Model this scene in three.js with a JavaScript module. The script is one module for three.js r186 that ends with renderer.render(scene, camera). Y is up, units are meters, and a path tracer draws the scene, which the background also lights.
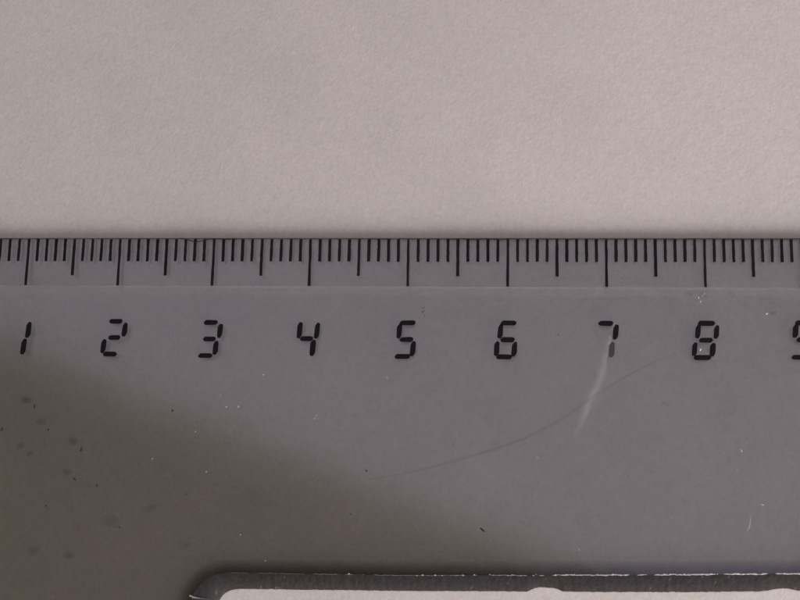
import * as THREE from 'three';
import { mergeGeometries, toCreasedNormals } from 'three/addons/utils/BufferGeometryUtils.js';
import { RectAreaLightUniformsLib } from 'three/addons/lights/RectAreaLightUniformsLib.js';

// ---------- units: plans are in millimetres (X along the ruler, S away from its graduated edge, H up), the scene is in metres
const OX = 50, OS = 7;
const V = (X, S, H) => new THREE.Vector3((X - OX) / 1000, H / 1000, (S - OS) / 1000);

// ---------- camera, light, exposure
const scene = new THREE.Scene();
const camera = new THREE.PerspectiveCamera(24.19, 4 / 3, 0.01, 20);
camera.position.copy(V(61.078, 30.473, 139.565 + 1.42));
{
  const right = new THREE.Vector3(0.9966, -0.081, -0.018), fwd = new THREE.Vector3(-0.083, -0.982, -0.170).normalize();
  const back = fwd.clone().negate(), up = new THREE.Vector3().crossVectors(back, right).normalize();
  right.crossVectors(up, back).normalize();
  camera.quaternion.setFromRotationMatrix(new THREE.Matrix4().makeBasis(right, up, back));
}
camera.focus = 0.131; camera.userData.fStop = 130;
const renderer = new THREE.WebGLRenderer({ antialias: true });
renderer.setSize(1024, 768);
renderer.toneMapping = THREE.LinearToneMapping;
renderer.toneMappingExposure = 0.96;
renderer.shadowMap.enabled = true;
RectAreaLightUniformsLib.init();
scene.background = new THREE.Color().setRGB(0.14, 0.115, 0.08);          // the dim room
scene.environment = null;
// window light, low from the right and from behind the camera
const windowLight = new THREE.RectAreaLight(new THREE.Color().setRGB(1.0, 0.94, 0.90), 9.2, 0.23, 0.25);
windowLight.name = 'window_light';
windowLight.position.set(0.275, 0.145, 0.217);
windowLight.lookAt(0, 0, 0);
scene.add(windowLight);
// pale bluish daylight overhead, beyond the top and right of the sheet; its near edge shows mirrored in the ruler
const overhead = new THREE.RectAreaLight(new THREE.Color().setRGB(0.90, 0.855, 1.15), 1.32, 0.84, 0.47);
overhead.name = 'overhead_light';
{
  const P0 = V(-114, -33, 1000), u = new THREE.Vector3(0.936, 0, 0.352), n = new THREE.Vector3(0.352, 0, -0.936);
  overhead.position.copy(P0).addScaledVector(n, 0.235).addScaledVector(u, 0.0);
  overhead.up.copy(n);
  overhead.lookAt(overhead.position.x, 0, overhead.position.z);
}
scene.add(overhead);

// ---------- helpers
let seed = 7;
const rnd = () => { seed = (seed * 1664525 + 1013904223) >>> 0; return seed / 4294967296; };
const rr = (a, b) => a + (b - a) * rnd();
function hash(x, y, s) { let h = (x * 374761393 + y * 668265263 + s * 974634721) | 0; h = Math.imul(h ^ (h >>> 13), 1274126177); h ^= h >>> 16; return (h >>> 0) / 4294967296; }
function lattice(N, cells, s) {                                            // one tileable octave, N x N
  const out = new Float32Array(N * N), g = new Float32Array(cells * cells);
  for (let j = 0; j < cells; j++) for (let i = 0; i < cells; i++) g[j * cells + i] = hash(i, j, s) * 2 - 1;
  for (let y = 0; y < N; y++) {
    const fy = y / N * cells, j = Math.floor(fy), ty = fy - j, wy = ty * ty * (3 - 2 * ty), j1 = (j + 1) % cells;
    for (let x = 0; x < N; x++) {
      const fx = x / N * cells, i = Math.floor(fx), tx = fx - i, wx = tx * tx * (3 - 2 * tx), i1 = (i + 1) % cells;
      const a = g[j * cells + i], b = g[j * cells + i1], c = g[j1 * cells + i], d = g[j1 * cells + i1];
      out[y * N + x] = (a + (b - a) * wx) * (1 - wy) + (c + (d - c) * wx) * wy;
    }
  }
  return out;
}
function noise(N, octaves) {
  const out = new Float32Array(N * N);
  octaves.forEach(([cells, amp], k) => { const o = lattice(N, cells, 11 + k * 17 + cells); for (let i = 0; i < out.length; i++) out[i] += o[i] * amp; });
  return out;
}
function grain(N, sigmas) {                                                // blurred white noise, tileable, without a lattice
  const out = new Float32Array(N * N);
  sigmas.forEach(([r, amp], k) => {
    let a = new Float32Array(N * N), b = new Float32Array(N * N);
    for (let i = 0; i < a.length; i++) a[i] = hash(i % N, (i / N) | 0, 200 + k) - 0.5;
    for (let pass = 0; pass < 6; pass++) {                                  // three box blurs each way
      const sx = pass % 2 ? N : 1, sy = pass % 2 ? 1 : N, w = 1 / (2 * r + 1);
      for (let y = 0; y < N; y++) {
        let sum = 0; const o = y * sy;
        for (let d = -r; d <= r; d++) sum += a[o + ((d + N) % N) * sx];
        for (let x = 0; x < N; x++) { b[o + x * sx] = sum * w; sum += a[o + ((x + r + 1) % N) * sx] - a[o + ((x - r + N) % N) * sx]; }
      }
      [a, b] = [b, a];
    }
    let v = 0; for (let i = 0; i < a.length; i += 7) v += a[i] * a[i];
    const g = amp / Math.sqrt(v / (a.length / 7));
    for (let i = 0; i < a.length; i++) out[i] += a[i] * g;
  });
  return out;
}
function grey(N, M, f, srgb = false) {                                     // f(i) -> 0..1 or [r, g, b]
  const d = new Uint8Array(N * M * 4);
  for (let i = 0; i < N * M; i++) { const v = f(i); for (let c = 0; c < 3; c++) d[i * 4 + c] = Math.max(0, Math.min(255, Math.round(255 * (Array.isArray(v) ? v[c] : v)))); d[i * 4 + 3] = 255; }
  const t = new THREE.DataTexture(d, N, M);
  t.wrapS = t.wrapT = THREE.RepeatWrapping; t.magFilter = THREE.LinearFilter; t.minFilter = THREE.LinearMipmapLinearFilter; t.generateMipmaps = true;
  if (srgb) t.colorSpace = THREE.SRGBColorSpace;
  t.needsUpdate = true;
  return t;
}
function geo(pos, idx, uv) {
  const g = new THREE.BufferGeometry();
  g.setAttribute('position', new THREE.Float32BufferAttribute(pos, 3));
  if (uv) g.setAttribute('uv', new THREE.Float32BufferAttribute(uv, 2));
  g.setIndex(idx); g.computeVertexNormals();
  return g;
}
function mesh(name, g, m, parent = scene) {
  const o = new THREE.Mesh(g, m); o.name = numbered(name); o.castShadow = o.receiveShadow = true; parent.add(o); return o;
}
const used = {};
function numbered(n) { const k = used[n] = (used[n] ?? -1) + 1; return k ? `${n}_${String(k).padStart(3, '0')}` : n; }

// ---------- the sheet of paper
{
  const N = 2048, tile = 100;                                              // millimetres
  const n1 = grain(N, [[1, 1], [2, 0.28], [6, 0.12]]), n2 = grain(N, [[1, 0.5], [3, 0.35], [40, 0.3], [160, 0.4]]);
  const bump = grey(N, N, (i) => 0.5 + 0.13 * n1[i]);
  const tone = grey(N, N, (i) => { const v = 0.955 + 0.016 * n2[i]; return [v, v, v]; }, true);
  const paperMat = new THREE.MeshStandardMaterial({ name: 'paper', color: new THREE.Color().setRGB(0.808, 0.768, 0.742), roughness: 0.95, map: tone, bumpMap: bump, bumpScale: 0.000017 });
  const w = 297, h = 210, t = 0.2, g = new THREE.BoxGeometry(w / 1000, t / 1000, h / 1000), p = g.attributes.position, uv = g.attributes.uv;
  for (let i = 0; i < p.count; i++) uv.setXY(i, p.getX(i) * 1000 / tile, p.getZ(i) * 1000 / tile);
  const sheet = mesh('paper', g, paperMat);
  sheet.position.set(0, -t / 2000, 0);
  sheet.userData = { label: 'plain white sheet of paper with a fine grain, lying under the ruler', category: 'paper', kind: 'structure' };
}

// ---------- the ruler
const T = 1.25, EDGE_H = 1.0, EDGE_S = -0.2, RIDGE = 5.0, X0 = -6, X1 = 106, S1 = 76;    // thickness, thickness at the edge, where the bevel ends
const ruler = new THREE.Group();
ruler.name = 'ruler';
ruler.userData = { label: 'smoke grey clear plastic ruler with black centimetre marks and a rounded window cut out', category: 'ruler' };
scene.add(ruler);
const TILT = 0.0006;
ruler.position.y = 0.17 / 1000;
ruler.rotation.z = TILT;

const lerpList = (list, x) => { for (let i = 1; i < list.length; i++) if (x <= list[i][0]) { const [a, b] = [list[i - 1], list[i]]; return a[1] + (b[1] - a[1]) * (x - a[0]) / (b[0] - a[0]); } return list[list.length - 1][1]; };
// wear on the top face, with some light and shade painted in: R = how clear it is, G = how dull, and a separate map of its tint
const MW = 2048, MH = 1400;
const uvTop = (X, S) => [(X - X0) / (X1 - X0), 1 - S / S1];
const adj = ([X, S, ...r]) => [61.08 + (X - 61.08) * 1.0094, 30.47 + (S - 30.47) * 1.0094, ...r];
const cx = (X) => (X - X0) / (X1 - X0) * MW, cy = (S) => S / S1 * MH, MM = MW / (X1 - X0);
function canvas(paint, base) {
  const c = document.createElement('canvas'); c.width = MW; c.height = MH;
  const q = c.getContext('2d'); q.fillStyle = base; q.fillRect(0, 0, MW, MH); q.lineCap = 'butt'; q.lineJoin = 'round';
  paint(q);
  const t = new THREE.CanvasTexture(c); t.wrapS = t.wrapT = THREE.ClampToEdgeWrapping; t.magFilter = THREE.LinearFilter;
  return t;
}
function smooth(points, n = 14) {
  const c = new THREE.CatmullRomCurve3(points.map(([x, y]) => new THREE.Vector3(x, y, 0)));
  return c.getSpacedPoints(n * points.length).map((p) => [p.x, p.y]);
}
function stroke(q, points, width, style, taper = true) {
  const s = smooth(points.map(adj));
  for (let i = 1; i < s.length; i++) {
    const f = i / s.length, w = taper ? Math.pow(Math.sin(Math.PI * Math.min(0.97, Math.max(0.04, f))), 0.45) : 1;
    q.strokeStyle = style(f); q.lineWidth = width * MM * Math.max(0.25, w);
    q.beginPath(); q.moveTo(cx(s[i - 1][0]), cy(s[i - 1][1])); q.lineTo(cx(s[i][0]), cy(s[i][1])); q.stroke();
  }
}
const black = (a) => `rgba(0,0,0,${a})`;
const clear = canvas((q) => {
  const smear = [[70.14, 10.6], [69.94, 11.65], [69.73, 12.94], [69.13, 14.93], [68.35, 16.41], [67.56, 18.39], [67.07, 19.57], [65.89, 21.15]];
  for (const [w, a] of [[1.5, 0.035], [1.0, 0.055], [0.6, 0.09], [0.28, 0.10]])                        // the scuffed mark under the 7
    stroke(q, smear, w, (f) => black(a * Math.exp(-Math.pow((f - 0.52) / 0.24, 2)) + (f < 0.35 ? a * 0.35 : 0)), false);
  for (let k = 0; k < 26; k++) {                                                                     // fine scratches inside it
    const f = rr(0.1, 0.75), i = Math.floor(f * 7), a = smear[i], b = smear[i + 1], t = f * 7 - i, x = a[0] + (b[0] - a[0]) * t + rr(-0.28, 0.28), y = a[1] + (b[1] - a[1]) * t;
    stroke(q, [[x, y], [x - rr(0.1, 0.4), y + rr(0.4, 1.2)]], rr(0.05, 0.09), () => black(rr(0.05, 0.16)));
  }
  for (let x = 0; x < 104; x += 0.5) {                                                                // a paler line and band along the ridge of the bevel
    const a = 0.55 + 0.9 * hash(Math.round(x * 2), 2, 81);
    for (const [y, w, k] of [[RIDGE, 0.16, 0.13], [RIDGE + 0.45, 1.0, 0.045], [RIDGE + 0.3, 0.6, 0.03]]) { q.fillStyle = black(k * (y === RIDGE ? a : 1)); q.fillRect(cx(x), cy(y - w / 2), MM * 0.5, w * MM); }
  }
  stroke(q, [[69.45, 6.3], [69.1, 4.6], [68.8, 3.0]], 0.9, () => black(0.045), false);  // pale glare running up to the seventh tick, painted in
  stroke(q, [[70.2, 10.0], [70.4, 10.5], [70.1, 10.9]], 0.4, () => black(0.2));
  for (const w of [2.4, 1.6, 0.9]) stroke(q, [[79.6, 22.4], [80.3, 21.6], [81.4, 20.4]], w, () => black(0.006), false);
  stroke(q, [[88.4, 21.5], [87.41, 23.47], [86, 26], [84.94, 27.79]], 0.3, () => black(0.04));
  stroke(q, [[83.6, 27.6], [83.42, 28.4], [83.21, 28.96]], 0.11, () => black(0.55));
  for (let k = 0; k < 40000; k++) {
    const x = rr(X0, 96), y = rr(0, 38), r = rr(0.03, 0.12); q.fillStyle = black(rr(0.008, 0.055)); q.fillRect(cx(x), cy(y), r * MM, r * rr(0.6, 1.4) * MM);
  }
  for (let k = 0; k < 240; k++) {                                                                    // hairline scuffs everywhere
    const x = rr(0, 100), y = rr(1, 33), a = rr(0, Math.PI), l = rr(0.2, 2.6);
    stroke(q, [[x, y], [x + Math.cos(a) * l * 0.5 + rr(-0.1, 0.1), y + Math.sin(a) * l * 0.5], [x + Math.cos(a) * l, y + Math.sin(a) * l]], rr(0.03, 0.08), () => black(rr(0.02, 0.12)));
  }
}, '#ffffff');
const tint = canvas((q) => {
  const line = [[46.6, 24.5], [47.78, 24.32], [51.71, 23.48], [56.13, 22.25], [61.51, 20.42], [65.41, 18.41], [69.33, 15.62], [72.2, 13.9], [75.0, 12.41], [76.6, 11.7]];
  stroke(q, line, 0.34, () => black(0.045), true); stroke(q, line, 0.15, () => black(0.07), true);
  for (const [x, y, r, a] of [[78.22, 5.8, 0.45, 0.12], [79.6, 5.9, 0.6, 0.07], [82.2, 5.8, 0.4, 0.07], [86.24, 7.67, 0.28, 0.16], [65.23, 9.98, 0.08, 0.5], [83.6, 6.9, 0.4, 0.05], [11.5, 17.0, 0.5, 0.2], [13.1, 19.2, 0.45, 0.17], [16.6, 21.1, 0.5, 0.18], [16.1, 24.2, 0.5, 0.13], [11.2, 21.6, 0.4, 0.16], [12.2, 22.4, 0.4, 0.12], [21.0, 29.0, 0.8, 0.08], [13.2, 32.0, 0.6, 0.1], [16.8, 32.4, 0.5, 0.12], [9.0, 28.0, 0.5, 0.09], [25.0, 27.6, 0.6, 0.07], [28.6, 31.2, 0.4, 0.1]])  // grime spots, and shadows of the dirt crumbs painted up and left of them
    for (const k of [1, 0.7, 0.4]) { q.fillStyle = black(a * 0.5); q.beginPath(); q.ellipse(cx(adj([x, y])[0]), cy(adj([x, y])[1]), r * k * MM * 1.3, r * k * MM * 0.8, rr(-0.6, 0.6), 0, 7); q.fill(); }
  stroke(q, [[80.5, 7.2], [82.6, 7.9], [84.2, 8.9]], 0.2, () => black(0.02)); stroke(q, [[84.0, 8.8], [85.6, 7.4], [87.2, 6.6]], 0.25, () => black(0.02));
  for (let k = 0; k < 60000; k++) {                                                                  // fine haze of handling marks
    const x = rr(X0, 96), y = rr(0, 38), r = rr(0.03, 0.13); q.fillStyle = rnd() < 0.5 ? black(rr(0.02, 0.07)) : `rgba(255,255,255,${rr(0.02, 0.06)})`; q.fillRect(cx(x), cy(y), r * MM, r * rr(0.6, 1.4) * MM);
  }
  for (let k = 0; k < 420; k++) {                                                                    // faint grime
    const x = rr(X0, X1), y = rr(0, 40), r = rr(0.2, 1.6); q.fillStyle = black(rr(0.004, 0.018)); q.beginPath(); q.ellipse(cx(x), cy(y), r * MM, r * rr(0.4, 1) * MM, rr(0, 3), 0, 7); q.fill();
  }
}, '#ffffff');
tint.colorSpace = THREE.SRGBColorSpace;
const wavy = grey(512, 512, ((n) => (i) => 0.5 + 0.2 * n[i])(noise(512, [[6, 0.9], [14, 0.7], [40, 0.4], [110, 0.1]])));
wavy.repeat.set(3.2, 2.2);
const SMOKE = new THREE.Color().setRGB(0.63, 0.608, 0.572);
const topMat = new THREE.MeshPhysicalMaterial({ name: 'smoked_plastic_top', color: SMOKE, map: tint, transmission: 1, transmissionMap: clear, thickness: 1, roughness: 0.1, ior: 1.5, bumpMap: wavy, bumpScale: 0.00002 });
const plastic = new THREE.MeshPhysicalMaterial({ name: 'smoked_plastic', color: SMOKE, thickness: 1, transmission: 1, roughness: 0.1, ior: 1.5 });
const edgeMat = new THREE.MeshPhysicalMaterial({ name: 'smoked_plastic_edge', color: new THREE.Color().setRGB(0.06, 0.05, 0.042), transmission: 1, thickness: 1, roughness: 0.3, ior: 1.5 });
const cutMat = new THREE.MeshPhysicalMaterial({ name: 'cut_plastic', color: new THREE.Color().setRGB(0.037, 0.034, 0.035), roughness: 0.8, specularIntensity: 0.35, ior: 1.5, vertexColors: true });
const worn = new THREE.MeshStandardMaterial({ name: 'worn_plastic_and_glint', color: new THREE.Color().setRGB(0.55, 0.54, 0.5), roughness: 0.8, vertexColors: true });
const ink = new THREE.MeshPhysicalMaterial({ name: 'black_ink', color: new THREE.Color().setRGB(0.010, 0.008, 0.011), roughness: 0.8, specularIntensity: 0.3 });

const inks = [ink, ink.clone(), ink.clone()];
inks[1].color.setRGB(0.013, 0.010, 0.016); inks[2].color.setRGB(0.015, 0.012, 0.013);

// outline of the window: the upper lip (at T) and where the slanting cut meets the underside (at 0)
function outline(corner, top, right, bottom) {                              // clockwise from the lower left, X, S in mm
  const pts = [[corner[0][0], bottom - 3], ...corner];
  const out = [];
  const c = new THREE.CatmullRomCurve3(pts.map(([x, y]) => new THREE.Vector3(x, y, 0)), false, 'centripetal');
  for (const p of c.getSpacedPoints(160)) out.push([p.x, p.y]);
  for (const [x, y] of top) out.push([x, y]);
  const k = 4;
  for (let i = 0; i <= 12; i++) { const a = i / 12 * Math.PI / 2; out.push([right - k + k * Math.sin(a), top[top.length - 1][1] + k - k * Math.cos(a)]); }
  for (let i = 0; i <= 12; i++) { const a = i / 12 * Math.PI / 2; out.push([right - k + k * Math.cos(a), bottom - k + k * Math.sin(a)]); }
  for (let i = 0; i <= 8; i++) { const a = i / 8 * Math.PI / 2; out.push([corner[0][0] + 3 - 3 * Math.sin(a), bottom - 3 + 3 * Math.cos(a)]); }
  out.pop();
  return out;
}
const lipTop = [], lowTop = [], NT = 460;
for (let i = 1; i <= NT; i++) {
  const x = 35 + (98 - 35) * i / NT;
  const j = (hash(i, 3, 5) - 0.5) * 0.05 + (hash(i >> 2, 9, 5) - 0.5) * 0.05;
  lipTop.push([x, lerpList([[35, 33.80], [49.9, 33.75], [69.2, 33.34], [88, 32.84], [98, 32.5]], x) + j]);
  const chip = lerpList([[35, 0], [62.2, 0], [62.9, -0.30], [63.5, -0.44], [64.9, -0.34], [65.7, -0.02], [66, 0], [85, 0], [86.4, -0.22], [87.3, -0.26], [88.1, -0.06], [88.6, 0], [99, 0]], x);
  lowTop.push([x, lerpList([[35, 35.40], [49.8, 35.28], [62.5, 35.07], [69.3, 34.98], [78.9, 34.78], [88, 34.5], [98, 34.2]], x) + chip + j * 0.7]);
}
const lip = outline([[28.72, 41], [28.78, 38.6], [29.01, 36.86], [29.18, 36.18], [29.74, 35.3], [30.5, 34.52], [31.68, 33.98], [33.2, 33.82], [34.9, 33.80]], lipTop, 99, 66);
const low = outline([[31.3, 41], [31.35, 38.6], [31.5, 37.2], [31.64, 36.6], [32.1, 35.95], [32.7, 35.6], [33.4, 35.45], [34.2, 35.41], [34.9, 35.40]], lowTop, 97.6, 64.5);

{ // shade seen inside the plastic along the cut, painted into the tint
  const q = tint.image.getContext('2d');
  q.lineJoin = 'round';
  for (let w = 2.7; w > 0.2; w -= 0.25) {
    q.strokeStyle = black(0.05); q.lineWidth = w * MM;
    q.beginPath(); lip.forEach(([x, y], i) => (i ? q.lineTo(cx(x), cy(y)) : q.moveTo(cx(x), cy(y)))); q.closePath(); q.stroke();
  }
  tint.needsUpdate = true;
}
const vec2 = (a) => a.map(([x, y]) => new THREE.Vector2(x, y));
function sheetWithHole(S0, hole, H, up) {                                   // a flat face of the ruler with the window left open
  const s = new THREE.Shape(vec2([[X0, S0], [X1, S0], [X1, S1], [X0, S1]]));
  s.holes.push(new THREE.Path(vec2(hole)));
  const g = new THREE.ShapeGeometry(s), p = g.attributes.position, pos = [], uv = [], idx = Array.from(g.index.array);
  for (let i = 0; i < p.count; i++) { const v = V(p.getX(i), p.getY(i), H); pos.push(v.x, v.y, v.z); uv.push(...uvTop(p.getX(i), p.getY(i))); }
  const o = geo(pos, idx, uv), n = o.attributes.normal;
  if ((n.getY(0) > 0) !== up) { for (let i = 0; i < idx.length; i += 3) [idx[i], idx[i + 1]] = [idx[i + 1], idx[i]]; o.setIndex(idx); o.computeVertexNormals(); }
  return o;
}
function quads(rows, closed = false, flip = false) {                        // rows of [X, S, H] of equal length
  const pos = [], uv = [], idx = [], m = rows[0].length;
  for (const r of rows) for (const [X, S, H] of r) { const v = V(X, S, H); pos.push(v.x, v.y, v.z); uv.push(...uvTop(X, S)); }
  for (let j = 0; j + 1 < rows.length; j++) for (let i = 0; i < (closed ? m : m - 1); i++) {
    const a = j * m + i, b = j * m + (i + 1) % m, c = a + m, d = b + m;
    flip ? idx.push(a, b, c, b, d, c) : idx.push(a, c, b, b, c, d);
  }
  return geo(pos, idx, uv);
}
const xs = []; for (let i = 0; i <= 448; i++) xs.push(X0 + (X1 - X0) * i / 448);
const atS = (S, H) => xs.map((x) => [x, S, H]);
// bevel: rounded where it meets the flat and where it meets the edge wall
const arris = xs.map((x, i) => [x, EDGE_S + lerpList([[-6, 0.07], [40, 0.08], [48, 0.11], [110, 0.12]], x) + 0.05 * hash(i, 1, 91) + (hash(i >> 2, 2, 91) > 0.8 ? 0.03 : 0), EDGE_H - 0.012]);
const bevelH = (s) => EDGE_H + (T - 0.02 - EDGE_H) * (s - EDGE_S) / (RIDGE - EDGE_S);
const bevelRows = [[EDGE_S + 0.17, EDGE_H + 0.004]];
for (let i = 0; i <= 6; i++) { const s = 0.1 + (RIDGE - 0.30 - 0.1) * i / 6; bevelRows.push([s, bevelH(s)]); }
bevelRows.push([RIDGE - 0.1, T - 0.022], [RIDGE, T - 0.012], [RIDGE + 0.12, T - 0.003], [RIDGE + 0.3, T]);
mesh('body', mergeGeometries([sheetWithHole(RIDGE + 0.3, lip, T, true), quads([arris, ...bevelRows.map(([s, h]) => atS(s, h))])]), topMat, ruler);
mesh('underside', sheetWithHole(EDGE_S + 0.06, low, 0, false), plastic, ruler);
mesh('edge_wall', quads([atS(EDGE_S + 0.06, 0), atS(EDGE_S, 0.06), atS(EDGE_S, EDGE_H - 0.12), arris]), edgeMat, ruler);
mesh('end_wall', quads([[[X0, EDGE_S + 0.06, 0], [X0, S1, 0]], [[X0, EDGE_S + 0.06, EDGE_H - 0.05], [X0, S1, T]]]), edgeMat, ruler);
mesh('end_wall', quads([[[X1, EDGE_S + 0.06, 0], [X1, S1, 0]], [[X1, EDGE_S + 0.06, EDGE_H - 0.05], [X1, S1, T]]], false, true), edgeMat, ruler);
mesh('back_wall', quads([[[X0, S1, 0], [X1, S1, 0]], [[X0, S1, T], [X1, S1, T]]]), edgeMat, ruler);
{ // the slanting cut of the window
  const N = 9, rows = [], m = lip.length;
  for (let j = 0; j <= N; j++) {
    const f = j / N;
    rows.push(lip.map(([x, y], i) => {
      const [bx, by] = low[i], q = Math.pow(f, 0.9), n = j && j < N ? (hash(i, j, 21) - 0.5) * 0.05 + (hash(i >> 3, j, 22) - 0.5) * 0.05 : 0;
      return [x + (bx - x) * q + n * 0.4, y + (by - y) * q + n, T * (1 - Math.pow(f, 1.25)) + n * 0.6];
    }));
  }
  const g = quads(rows, true, true), col = [];
  for (let j = 0; j <= N; j++) for (let i = 0; i < m; i++) {
    const f = j / N, v = 0.85 + 0.3 * hash(i >> 1, j, 31), speck = hash(i, j, 33) > 0.996 ? 3 : 1;
    col.push((1.0 + 0.9 * f * f) * v * speck, (1.0 + 0.75 * f * f) * v * speck, (1.08 + 0.6 * f * f) * v * speck);
  }
  g.setAttribute('color', new THREE.Float32BufferAttribute(col, 3));
  mesh('cut_edge', g, cutMat, ruler);
}
{ // pale burr along the lip of the window: broken, heavier to the right, with a painted glint at the corner
  const pieces = [], on = [];
  for (let i = 150; i < lip.length - 60 && lip[i][0] < 98; i++) on.push(i);
  let run = [];
  const flush = () => {
    if (run.length > 2) {
      const a = [], b = [], c = [];
      run.forEach((i, k) => {
        const x = lip[i][0], end = Math.min(k, run.length - 1 - k) / 2, amount = lerpList([[28, 0.45], [45, 0.5], [60, 0.6], [66, 1.0], [75, 1.25], [99, 1.3]], x);
        const w = 0.052 * amount * Math.min(1, 0.25 + end) * (0.55 + 0.9 * hash(i, 1, 41)), y = lip[i][1];
        a.push([x, y - w, T + 0.004]); b.push([x, y, T + 0.03 + 0.02 * hash(i, 2, 41)]); c.push([x, y + w * 0.8, T - 0.02]);
      });
      const g = quads([a, b, c], false, false), col = [];
      for (let i = 0; i < g.attributes.position.count; i++) { const v = lerpList([[28, 0.3], [42, 0.4], [55, 0.55], [66, 1.0], [99, 1.15]], a[i % a.length][0]) * (0.7 + 0.5 * hash(i % a.length, 7, 45)); col.push(v, v, v * 0.97); }
      g.setAttribute('color', new THREE.Float32BufferAttribute(col, 3));
      pieces.push(g);
    }
    run = [];
  };
  for (const i of on) {
    const x = lip[i][0], keep = hash(i >> 2, 5, 43) < lerpList([[28, 0.4], [34, 0.75], [48, 0.75], [58, 0.65], [66, 0.92], [99, 0.97]], x);
    if (keep) run.push(i); else flush();
  }
  flush();
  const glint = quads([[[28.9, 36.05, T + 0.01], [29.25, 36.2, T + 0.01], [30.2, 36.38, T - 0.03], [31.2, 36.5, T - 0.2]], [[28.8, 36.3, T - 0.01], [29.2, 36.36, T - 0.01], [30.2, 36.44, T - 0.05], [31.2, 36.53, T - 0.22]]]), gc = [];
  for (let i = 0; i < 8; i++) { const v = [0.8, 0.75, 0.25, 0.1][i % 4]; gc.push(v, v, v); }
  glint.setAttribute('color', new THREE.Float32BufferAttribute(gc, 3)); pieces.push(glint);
  mesh('lip_burr_and_glint', mergeGeometries(pieces), worn, ruler);
}

// graduations: printed on the bevel
const tickX = [[0, 0], [1, 10.16], [2, 19.92], [3, 29.84], [4, 39.91], [5, 50.02], [6, 60.17], [7, 70.09], [8, 79.88], [9, 89.4], [10, 99.2]];
const along = (c) => { const q = new THREE.CatmullRomCurve3(tickX.map(([a, b]) => new THREE.Vector3(a, b, 0))); return q.getPoint(Math.min(1, c / 10)).y; };
function slab(w, s0, s1, k) {                                               // a printed bar with slightly ragged sides
  const n = 9, sh = new THREE.Shape(), L = [], R = [];
  for (let i = 0; i <= n; i++) { const s = s0 + (s1 - s0) * i / n; L.push([-w / 2 + (hash(i, k, 51) - 0.5) * 0.045, s]); R.push([w / 2 + (hash(i, k, 52) - 0.5) * 0.045, s]); }
  L.concat(R.reverse()).forEach(([x, y], i) => (i ? sh.lineTo(x, y) : sh.moveTo(x, y)));
  return ink3(sh);
}
function ink3(sh) {                                                         // a shape drawn in mm becomes a film of ink 12 microns thick lying on the ruler
  const g = new THREE.ExtrudeGeometry(sh, { depth: 0.012, bevelEnabled: false, curveSegments: 3 }), p = g.attributes.position;
  for (let i = 0; i < p.count; i++) p.setXYZ(i, p.getX(i) / 1000, (0.016 - p.getZ(i)) / 1000, p.getY(i) / 1000);
  g.computeVertexNormals(); g.deleteAttribute('uv');
  return g;
}
const bars = { mm: [], half: [], cm: [] };
for (let k = 0; k < 5; k++) { bars.mm.push(slab(0.285 + 0.012 * k, -0.06, 2.31 + 0.02 * (k % 2), k)); bars.half.push(slab(0.28 + 0.01 * k, -0.06, 3.83, k + 10)); bars.cm.push(slab(0.27, -0.06, 4.9, k + 20)); }
for (let k = 0; k <= 100; k++) {
  const kind = k % 10 === 0 ? 'cm' : k % 5 === 0 ? 'half' : 'mm';
  const t = mesh('tick', bars[kind][Math.floor(hash(k, 1, 61) * 5)], inks[Math.floor(hash(k, 2, 61) * 3)], ruler);
  t.position.copy(V(along(k / 10), 0, bevelH(0))); t.rotation.x = -Math.atan((bevelH(1) - bevelH(0)));
}
// figures: seven bars each, leaning to the right
const SEG = {
  a: [[0.08, -1.70], 0], g: [[0, 0], 0], d: [[-0.36, 1.73], 0],
  f: [[-0.74, -0.87], 1], b: [[1.06, -0.83], 1], e: [[-1.10, 0.90], 1], c: [[0.66, 0.93], 1],
};
const FIG = { 1: 'bc', 2: 'abged', 3: 'abgcd', 4: 'fgbc', 5: 'afgcd', 6: 'afgecd', 7: 'abc', 8: 'abcdefg', 9: 'abcdfg' };
const LONG = { 1: [0, 0, 0.86], 2: [0.74, 0.68, 0.76], 3: [0.76, 0.70, 0.76], 4: [0.8, 0.70, 0.86], 5: [0.84, 0.74, 0.78], 6: [0.82, 0.76, 0.77], 7: [0.78, 0.7, 0.8], 8: [0.88, 0.72, 0.72], 9: [0.88, 0.72, 0.72] };
function barShape(across, s, n) {
  const l = LONG[n][across ? 2 : s === 'g' ? 1 : 0], h = across ? 0.27 : 0.255, j = () => (rnd() - 0.5) * 0.05, sh = new THREE.Shape();
  const pts = across ? [[-h, -l + 0.36], [-0.02, -l], [h, -l + 0.10], [h, l - 0.36], [0.06, l], [-h, l - 0.10]] : [[-l, 0.02], [-l + 0.22, -h], [l - 0.16, -h], [l, -0.04], [l - 0.2, h], [-l + 0.16, h]];
  const q = pts.map(([x, y]) => [x + j() - (across ? 0.06 * y : 0), y + j()]);
  const mid = (a, b, t) => [a[0] + (b[0] - a[0]) * t, a[1] + (b[1] - a[1]) * t];                        // round off the corners
  q.forEach((p, i) => { const A = mid(p, q[(i + 5) % 6], 0.18), B = mid(p, q[(i + 1) % 6], 0.18); i ? sh.lineTo(...A) : sh.moveTo(...A); sh.quadraticCurveTo(p[0], p[1], B[0], B[1]); });
  return ink3(sh);
}
const wornInk = ink.clone(); wornInk.name = 'rubbed_ink'; wornInk.color.setRGB(0.075, 0.07, 0.058);
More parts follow.
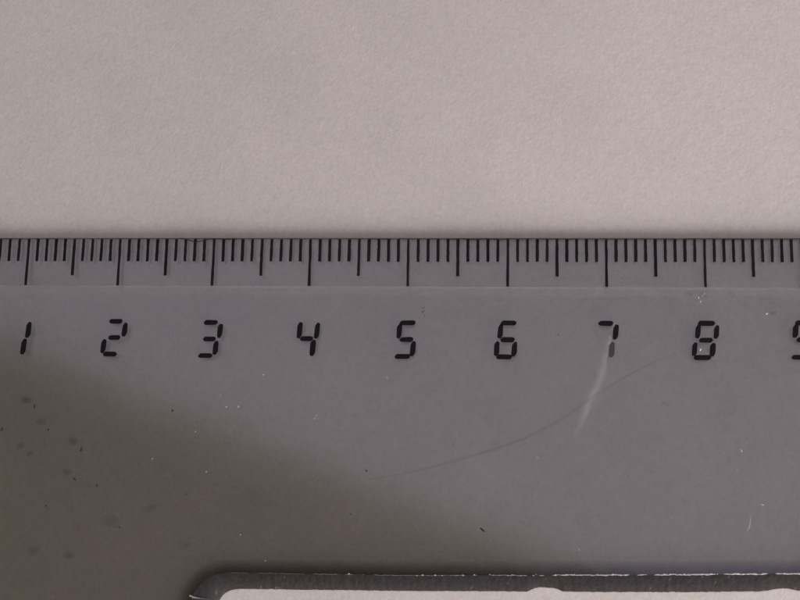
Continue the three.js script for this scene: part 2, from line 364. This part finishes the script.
for (const [n, X, S] of [[1, 9.72, 10.42], [2, 19.88, 10.34], [3, 29.82, 10.42], [4, 39.82, 10.34], [5, 50.01, 10.36], [6, 60.21, 10.32], [7, 69.9, 10.31], [8, 79.8, 10.25], [9, 89.30, 10.15]]) {
  const fig = new THREE.Group(); fig.name = numbered('numeral'); ruler.add(fig);
  fig.position.copy(V(X, S, T));
  for (const s of FIG[n]) {
    const [[x, y], across] = SEG[s], m = mesh('segment', barShape(across, s, n), n === 7 && s === 'c' ? wornInk : ink, fig);
    m.position.set(x / 1000, 0, y / 1000);
    if (n === 7 && s === 'c') m.userData.label = 'rubbed grey lower bar of the 7';
  }
}

// ---------- on the ruler
const topY = (X) => 0.17 + Math.sin(TILT) * (X - OX);                        // height of the ruler's underside above the paper
function bit(X, S, H, r, flat, k) {                                         // an irregular crumb
  const g = new THREE.IcosahedronGeometry(r / 1000, 1), p = g.attributes.position, v = V(X, S, H + topY(X)), a = hash(k, 4, 71) * 6.3, st = 1 + hash(k, 5, 71) * 0.9;
  for (let i = 0; i < p.count; i++) {
    const q = new THREE.Vector3().fromBufferAttribute(p, i), w = 0.75 + 0.5 * hash(Math.round(q.x * 1e6), Math.round(q.y * 1e6) + Math.round(q.z * 1e6) * 7, k);
    const x = q.x * w * st, z = q.z * w / st;
    p.setXYZ(i, v.x + x * Math.cos(a) - z * Math.sin(a), v.y + (q.y * w + r / 1000 * 0.7) * flat, v.z + x * Math.sin(a) + z * Math.cos(a));
  }
  g.deleteAttribute('uv'); g.computeVertexNormals();
  return g;
}
{
  const dust = [[35.76, 14.21], [31.47, 16.26], [32.12, 17.47], [33.34, 17.45], [41.06, 18.57], [41.25, 18.27], [48.28, 14.41], [29.08, 20.0], [24.83, 22.75], [30.36, 23.97], [34.02, 30.09], [36.6, 32.57], [63.17, 22.16], [82.83, 21.23], [85.56, 7.77], [67.21, 30.95], [84.69, 26.37], [79.0, 6.2], [79.39, 6.0], [79.18, 6.6], [79.59, 5.8], [79.09, 11.39], [82.4, 23.06]];
  const g = dust.map(adj).map(([x, s], k) => bit(x, s, T, k === 14 || k === 13 || k === 21 ? 0.10 : rr(0.045, 0.075), 0.6, k));
  for (let k = 0; k < 60; k++) g.push(bit(rr(6, 90), rr(6, 33), T, rr(0.015, 0.03), 0.6, k + 100));
  for (let k = 0; k < 26; k++) { const i = 170 + Math.floor(rnd() * 440), [x, y] = lip[i]; if (x < 97) g.push(bit(x, y - 0.05 + rr(-0.05, 0.05), T, rr(0.03, 0.07), 0.6, k + 200)); }
  const d = mesh('dust', mergeGeometries(g), new THREE.MeshStandardMaterial({ name: 'pale_dust', color: new THREE.Color().setRGB(0.8, 0.8, 0.78), roughness: 0.9 }));
  d.userData = { label: 'pale specks of dust scattered over the clear ruler', category: 'dust', kind: 'stuff' };
  const dirt = [[12.39, 17.66, 0.09], [13.99, 19.97, 0.08], [17.51, 21.94, 0.10], [17.0, 24.9, 0.08], [9.2, 20.0, 0.09], [19.3, 25.5, 0.06], [26.64, 17.92, 0.07], [57.85, 29.2, 0.10], [46.37, 23.65, 0.06], [14.2, 27.6, 0.06], [21.8, 29.6, 0.05], [28.4, 26.2, 0.05], [44.9, 27.9, 0.05]];
  const e = mesh('dirt', mergeGeometries(dirt.map(adj).map(([x, s, r], k) => bit(x, s, T, r * 1.5, 0.6, k + 300))), new THREE.MeshStandardMaterial({ name: 'dark_dirt', color: new THREE.Color().setRGB(0.045, 0.038, 0.032), roughness: 0.9 }));
  e.userData = { label: 'small dark crumbs of dirt on the left and lower part of the ruler', category: 'dirt', kind: 'stuff' };
}
{ // a hair lying along the edge
  const pts = [[26.4, 0.02], [26.91, 0.1], [27.54, 0.25], [28.18, 0.39], [28.9, 0.28], [29.53, 0.12], [30.36, 0.07], [31.3, 0.12], [32.4, 0.10]].map(([x, s]) => [61.08 + (x - 61.08) * 1.007, s - 0.16]);
  const c = new THREE.CatmullRomCurve3(pts.map(([x, s]) => V(x, s, topY(x) + EDGE_H + 0.07)));
  const h = mesh('hair', new THREE.TubeGeometry(c, 60, 0.000045, 5), new THREE.MeshStandardMaterial({ name: 'dark_hair', color: new THREE.Color().setRGB(0.02, 0.016, 0.014), roughness: 0.6 }));
  h.userData = { label: 'short dark hair lying along the graduated edge of the ruler near the 3 cm mark', category: 'hair' };
}
{ // a second, longer one
  const pts = [[54.6, 0.16], [55.6, 0.05], [56.8, 0.18], [58.2, 0.10], [59.4, 0.2], [60.3, 0.08], [61.2, 0.12]].map(([x, s]) => [61.08 + (x - 61.08) * 1.007, s - 0.16]);
  const c = new THREE.CatmullRomCurve3(pts.map(([x, s]) => V(x, s, topY(x) + EDGE_H + 0.06)));
  const h = mesh('hair', new THREE.TubeGeometry(c, 60, 0.000035, 5), new THREE.MeshStandardMaterial({ name: 'dark_hair', color: new THREE.Color().setRGB(0.02, 0.016, 0.014), roughness: 0.6 }));
  h.userData = { label: 'thin dark hair lying along the graduated edge of the ruler before the 6 cm mark', category: 'hair' };
}
{ // dots of blue ink above the 5
  const g = [[51.77, 7.32, 0.07], [51.67, 7.73, 0.085], [51.86, 7.62, 0.06], [51.9, 8.13, 0.06], [51.6, 7.45, 0.04]].map(adj).map(([x, s, r], k) => bit(x, s, T + 0.0, r, 0.15, k + 400));
  const o = mesh('ink_speck', mergeGeometries(g), new THREE.MeshStandardMaterial({ name: 'blue_ink', color: new THREE.Color().setRGB(0.05, 0.03, 0.24), roughness: 0.6 }));
  o.userData = { label: 'tiny specks of blue ink on the ruler above the 5', category: 'ink speck', kind: 'stuff' };
}

renderer.render(scene, camera);
